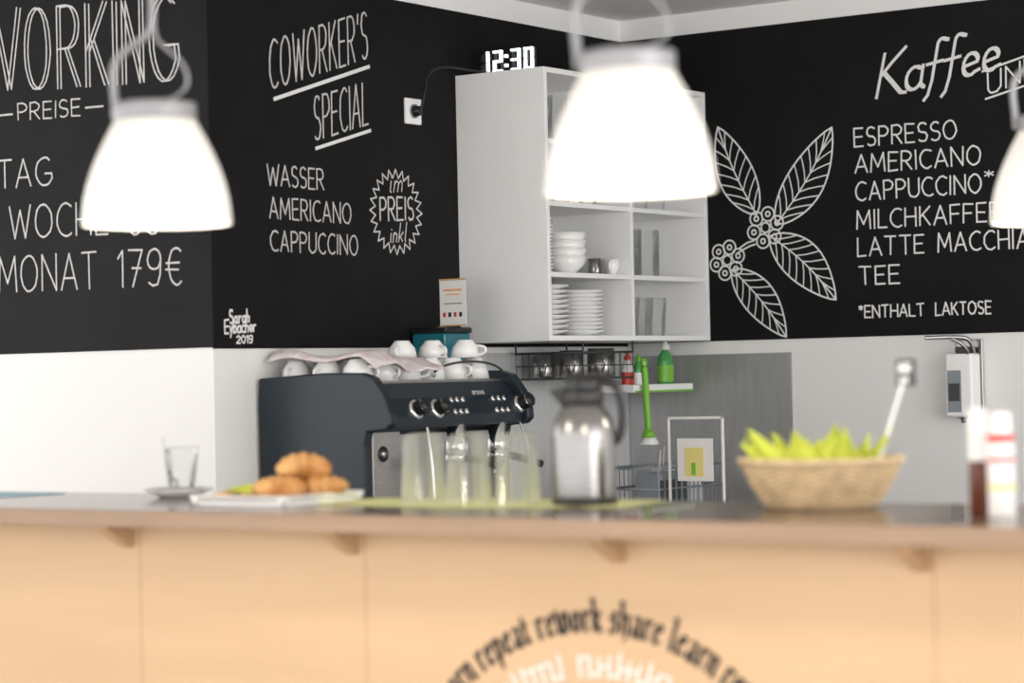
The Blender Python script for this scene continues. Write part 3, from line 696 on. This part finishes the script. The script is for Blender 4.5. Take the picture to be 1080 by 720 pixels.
box('thumb_lever',X+.0,X+.05,Y-.008,Y+.03,z+.262,z+.272,M['black'],g,.003)
g=group('bread_basket')
X,Y=-2.24,4.25
rows=18; seg=144; vs=[];fs=[]
def brad(t): return .104+.052*(t**.75)
for i in range(rows*4+1):
    t=i/(rows*4); row=i//4
    for j in range(seg):
        a=2*pi*j/seg; ph=(row%2)*pi
        rr_=brad(t)+.0032*math.sin(a*24+ph)+.0030*abs(math.sin(pi*i/4))
        vs.append((rr_*math.cos(a),rr_*math.sin(a),.004+.088*t))
for i in range(rows*4):
    for j in range(seg): k=(j+1)%seg; fs.append((i*seg+j,i*seg+k,(i+1)*seg+k,(i+1)*seg+j))
o=mesh('woven_wall',vs,fs,M['wick'],g,True,(X,Y,ZT)); sd=o.modifiers.new('s','SOLIDIFY'); sd.thickness=.004; sd.offset=-1
lathe('bottom',[(0,.0),(.100,0),(.104,.003),(.100,.007),(0,.006)],(X,Y,ZT+.0005),M['wick'],g,seg=60)
for k in range(2):
    tube('rim_braid_%d'%k,[(X+(.158+.003*math.cos(a*24+k*pi))*math.cos(a),Y+(.158+.003*math.cos(a*24+k*pi))*math.sin(a),ZT+.094+.003*math.sin(a*24+k*pi)) for a in [2*pi*q/192 for q in range(192)]],.0045,M['wick'],g,cyc=True,smooth=False)
def petal(x,y,z,a,lean,w,h,twist):
    vs=[];fs=[];N=8
    for i in range(N+1):
        t=i/N; ww=w*(.55+.45*math.sin(pi*min(1,t*1.2)))*(1-t**3.0)+.0015; zz=h*t; out=lean*t*t*h
        for s_,cr in((-1,-.5),(-.5,-.12),(0,.08),(.5,-.12),(1,-.5)):
            vs.append((s_*ww, out+cr*ww+.004*math.sin(5*t+s_*3+x*90), zz+.004*math.sin(s_*4+y*80)*t))
    for i in range(N):
        for j in range(4): b=i*5+j; fs.append((b,b+1,b+6,b+5))
    me=mesh('napkin_fold',vs,fs,M['lime'],g2,False,(x,y,z),(0,twist,a)); sd=me.modifiers.new('s','SOLIDIFY'); sd.thickness=.002
g2=group('green_napkins')
for i in range(18):
    a=2*pi*i/18+random.uniform(-.12,.12); R_=.108+random.uniform(-.012,.006)
    petal(X+R_*math.cos(a),Y+R_*math.sin(a),ZT+.035,a-pi/2,.32,random.uniform(.034,.048),random.uniform(.085,.130),random.uniform(-.45,.45))
for i in range(12):
    a=2*pi*i/12+random.uniform(-.3,.3); R_=random.uniform(.02,.075)
    petal(X+R_*math.cos(a),Y+R_*math.sin(a),ZT+.03,random.uniform(0,6.28),.15,random.uniform(.036,.05),random.uniform(.09,.115),random.uniform(-.4,.4))
lathe('napkin_bed',[(0,.06),(.06,.062),(.10,.058),(.125,.05),(.105,.02),(0,.01)],(X,Y,ZT),M['lime'],g2,seg=40,rib=.04,ribn=9)
g=group('price_flag')
tube('stick',[(-2.15,4.26,ZT+.008),(-2.075,4.31,ZT+.275)],.0035,M['white'],g,smooth=False)
def sg(n,a,b,c_,d_,m,y0): box(n,a,b,y0,y0+.0018,c_,d_,m,g)
sg('tag',-2.098,-2.056,ZT+.236,ZT+.288,M['dgrey'],4.302)
sg('tag_print',-2.092,-2.066,ZT+.262,ZT+.280,M['paper'],4.3); sg('tag_print_b',-2.090,-2.070,ZT+.243,ZT+.253,M['paper'],4.3)
g=group('syrup_bottle')
X,Y=-1.835,4.09
lathe('glass_body',[(0,0),(.015,0),(.0165,.004),(.0165,.14),(.014,.160),(.010,.172),(0,.172)],(X,Y,ZT),M['amber'],g,seg=28)
lathe('cap',[(.0175,.150),(.0175,.190),(.013,.195),(0,.195)],(X,Y,ZT),M['paper'],g,seg=28)
lathe('label',[(.0172,.10),(.0172,.150)],(X,Y,ZT),M['paper'],g,seg=28)
g=group('sweetener_dispenser')
X,Y=-1.770,4.045
lathe('body',[(0,0),(.022,0),(.024,.004),(.024,.145),(.020,.160),(0,.160)],(X,Y,ZT),M['paper'],g,seg=32)
lathe('red_band',[(.0245,.135),(.0245,.150)],(X,Y,ZT),M['red'],g,seg=32)
lathe('print_band',[(.0244,.05),(.0244,.06)],(X,Y,ZT),M['yellow'],g,seg=32)
lathe('red_line',[(.0246,.100),(.0246,.108)],(X,Y,ZT),M['red'],g,seg=32)
lathe('cap',[(.020,.158),(.020,.184),(.012,.190),(0,.190)],(X,Y,ZT),M['paper'],g,seg=28)
# ------------------------------------------------------------------ pendant lamps
def lamp(x,y,zb,rz=0):
    g=group('pendant_lamp',(x,y,zb)); g.rotation_euler=(0,0,rz)
    pr=[(.1405,0),(.1400,.019),(.1365,.048),(.130,.077),(.1205,.106),(.1085,.135),(.095,.163),(.083,.185),(.076,.200)]
    inn=[(r_-.004,z_) for r_,z_ in reversed(pr)]
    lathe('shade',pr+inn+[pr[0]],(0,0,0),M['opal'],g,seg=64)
    lathe('cap',[(0,.215),(.05,.217),(.070,.229),(.0775,.229),(.0785,.225),(.0785,.199),(.0765,.196),(.072,.198)],(0,0,0),M['alu'],g,seg=56)
    lathe('cap_top',[(.070,.229),(.060,.233),(.02,.235),(0,.235)],(0,0,0),M['alu'],g,seg=48)
    lathe('bulb',[(0,.06),(.02,.065),(.032,.085),(.034,.105),(.026,.13),(.015,.15),(.014,.2),(0,.2)],(0,0,0),M['bulb'],g,seg=28)
    top=2.747-zb
    tube('arm',[(-.081,0,.205),(-.083,0,.24),(-.088,0,.29),(-.080,0,.320),(-.045,0,.342),(-.008,0,.362),(0,0,.39),(0,0,.51)],.0075,M['alu'],g)
    lathe('arm_joint',[(0,-.006),(.009,-.006),(.009,.006),(0,.006)],(-.083,0,.215),M['alu'],g,rot=(0,pi/2,0),seg=16)
    tube('flex',[(0,0,.49),(-.004,0,.36),(.025,0,.335),(.065,0,.30),(.072,0,.26),(.045,0,.239),(.02,0,.234)],.0035,M['alu'],g)
    lathe('sleeve',[(0,.48),(.010,.48),(.011,.49),(.011,.55),(.007,.56),(0,.56)],(0,0,0),M['alu'],g,seg=18)
    tube('cord',[(0,0,.52),(0,0,top-.02)],.003,M['alu'],g,smooth=False)
    lathe('canopy',[(0,top-.03),(.04,top-.03),(.05,top-.022),(.05,top-.0005),(0,top-.0005)],(0,0,0),M['white'],g,seg=32)
    li=bpy.data.lights.new('lamp_light','POINT'); li.energy=6; li.color=(1,.9,.76); li.shadow_soft_size=.05
    lo=bpy.data.objects.new('lamp_light',li); lo.location=(0,0,-.01); link(lo,g)
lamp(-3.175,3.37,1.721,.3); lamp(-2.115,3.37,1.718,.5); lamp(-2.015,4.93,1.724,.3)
# ------------------------------------------------------------------ light
w=bpy.data.worlds.new('daylight'); scn.world=w; w.use_nodes=True
bg=w.node_tree.nodes['Background']; bg.inputs['Color'].default_value=(1.0,.992,.98,1); bg.inputs['Strength'].default_value=2.75
def area(name,loc,target,sx,sy,e,col=(1,1,1)):
    li=bpy.data.lights.new(name,'AREA'); li.shape='RECTANGLE'; li.size=sx; li.size_y=sy; li.energy=e; li.color=col
    o=bpy.data.objects.new(name,li); o.location=loc
    o.rotation_euler=(Vector(target)-Vector(loc)).to_track_quat('-Z','Y').to_euler(); link(o)
area('window_daylight',(2.2,3.2,1.7),(-4,5.5,1.2),3.5,2.0,85,(1,.985,.97))
# ------------------------------------------------------------------ camera
cd=bpy.data.cameras.new('camera'); cam=bpy.data.objects.new('camera',cd); link(cam)
cam.location=(0,0,1.42); cam.rotation_euler=(1.58492,.022,.61118)
cd.sensor_width=36; cd.lens=85; cd.clip_start=.05
cd.dof.use_dof=True; cd.dof.focus_distance=8.1; cd.dof.aperture_fstop=2.1
scn.camera=cam
scn.view_settings.view_transform='Standard'
scn.view_settings.look='None'
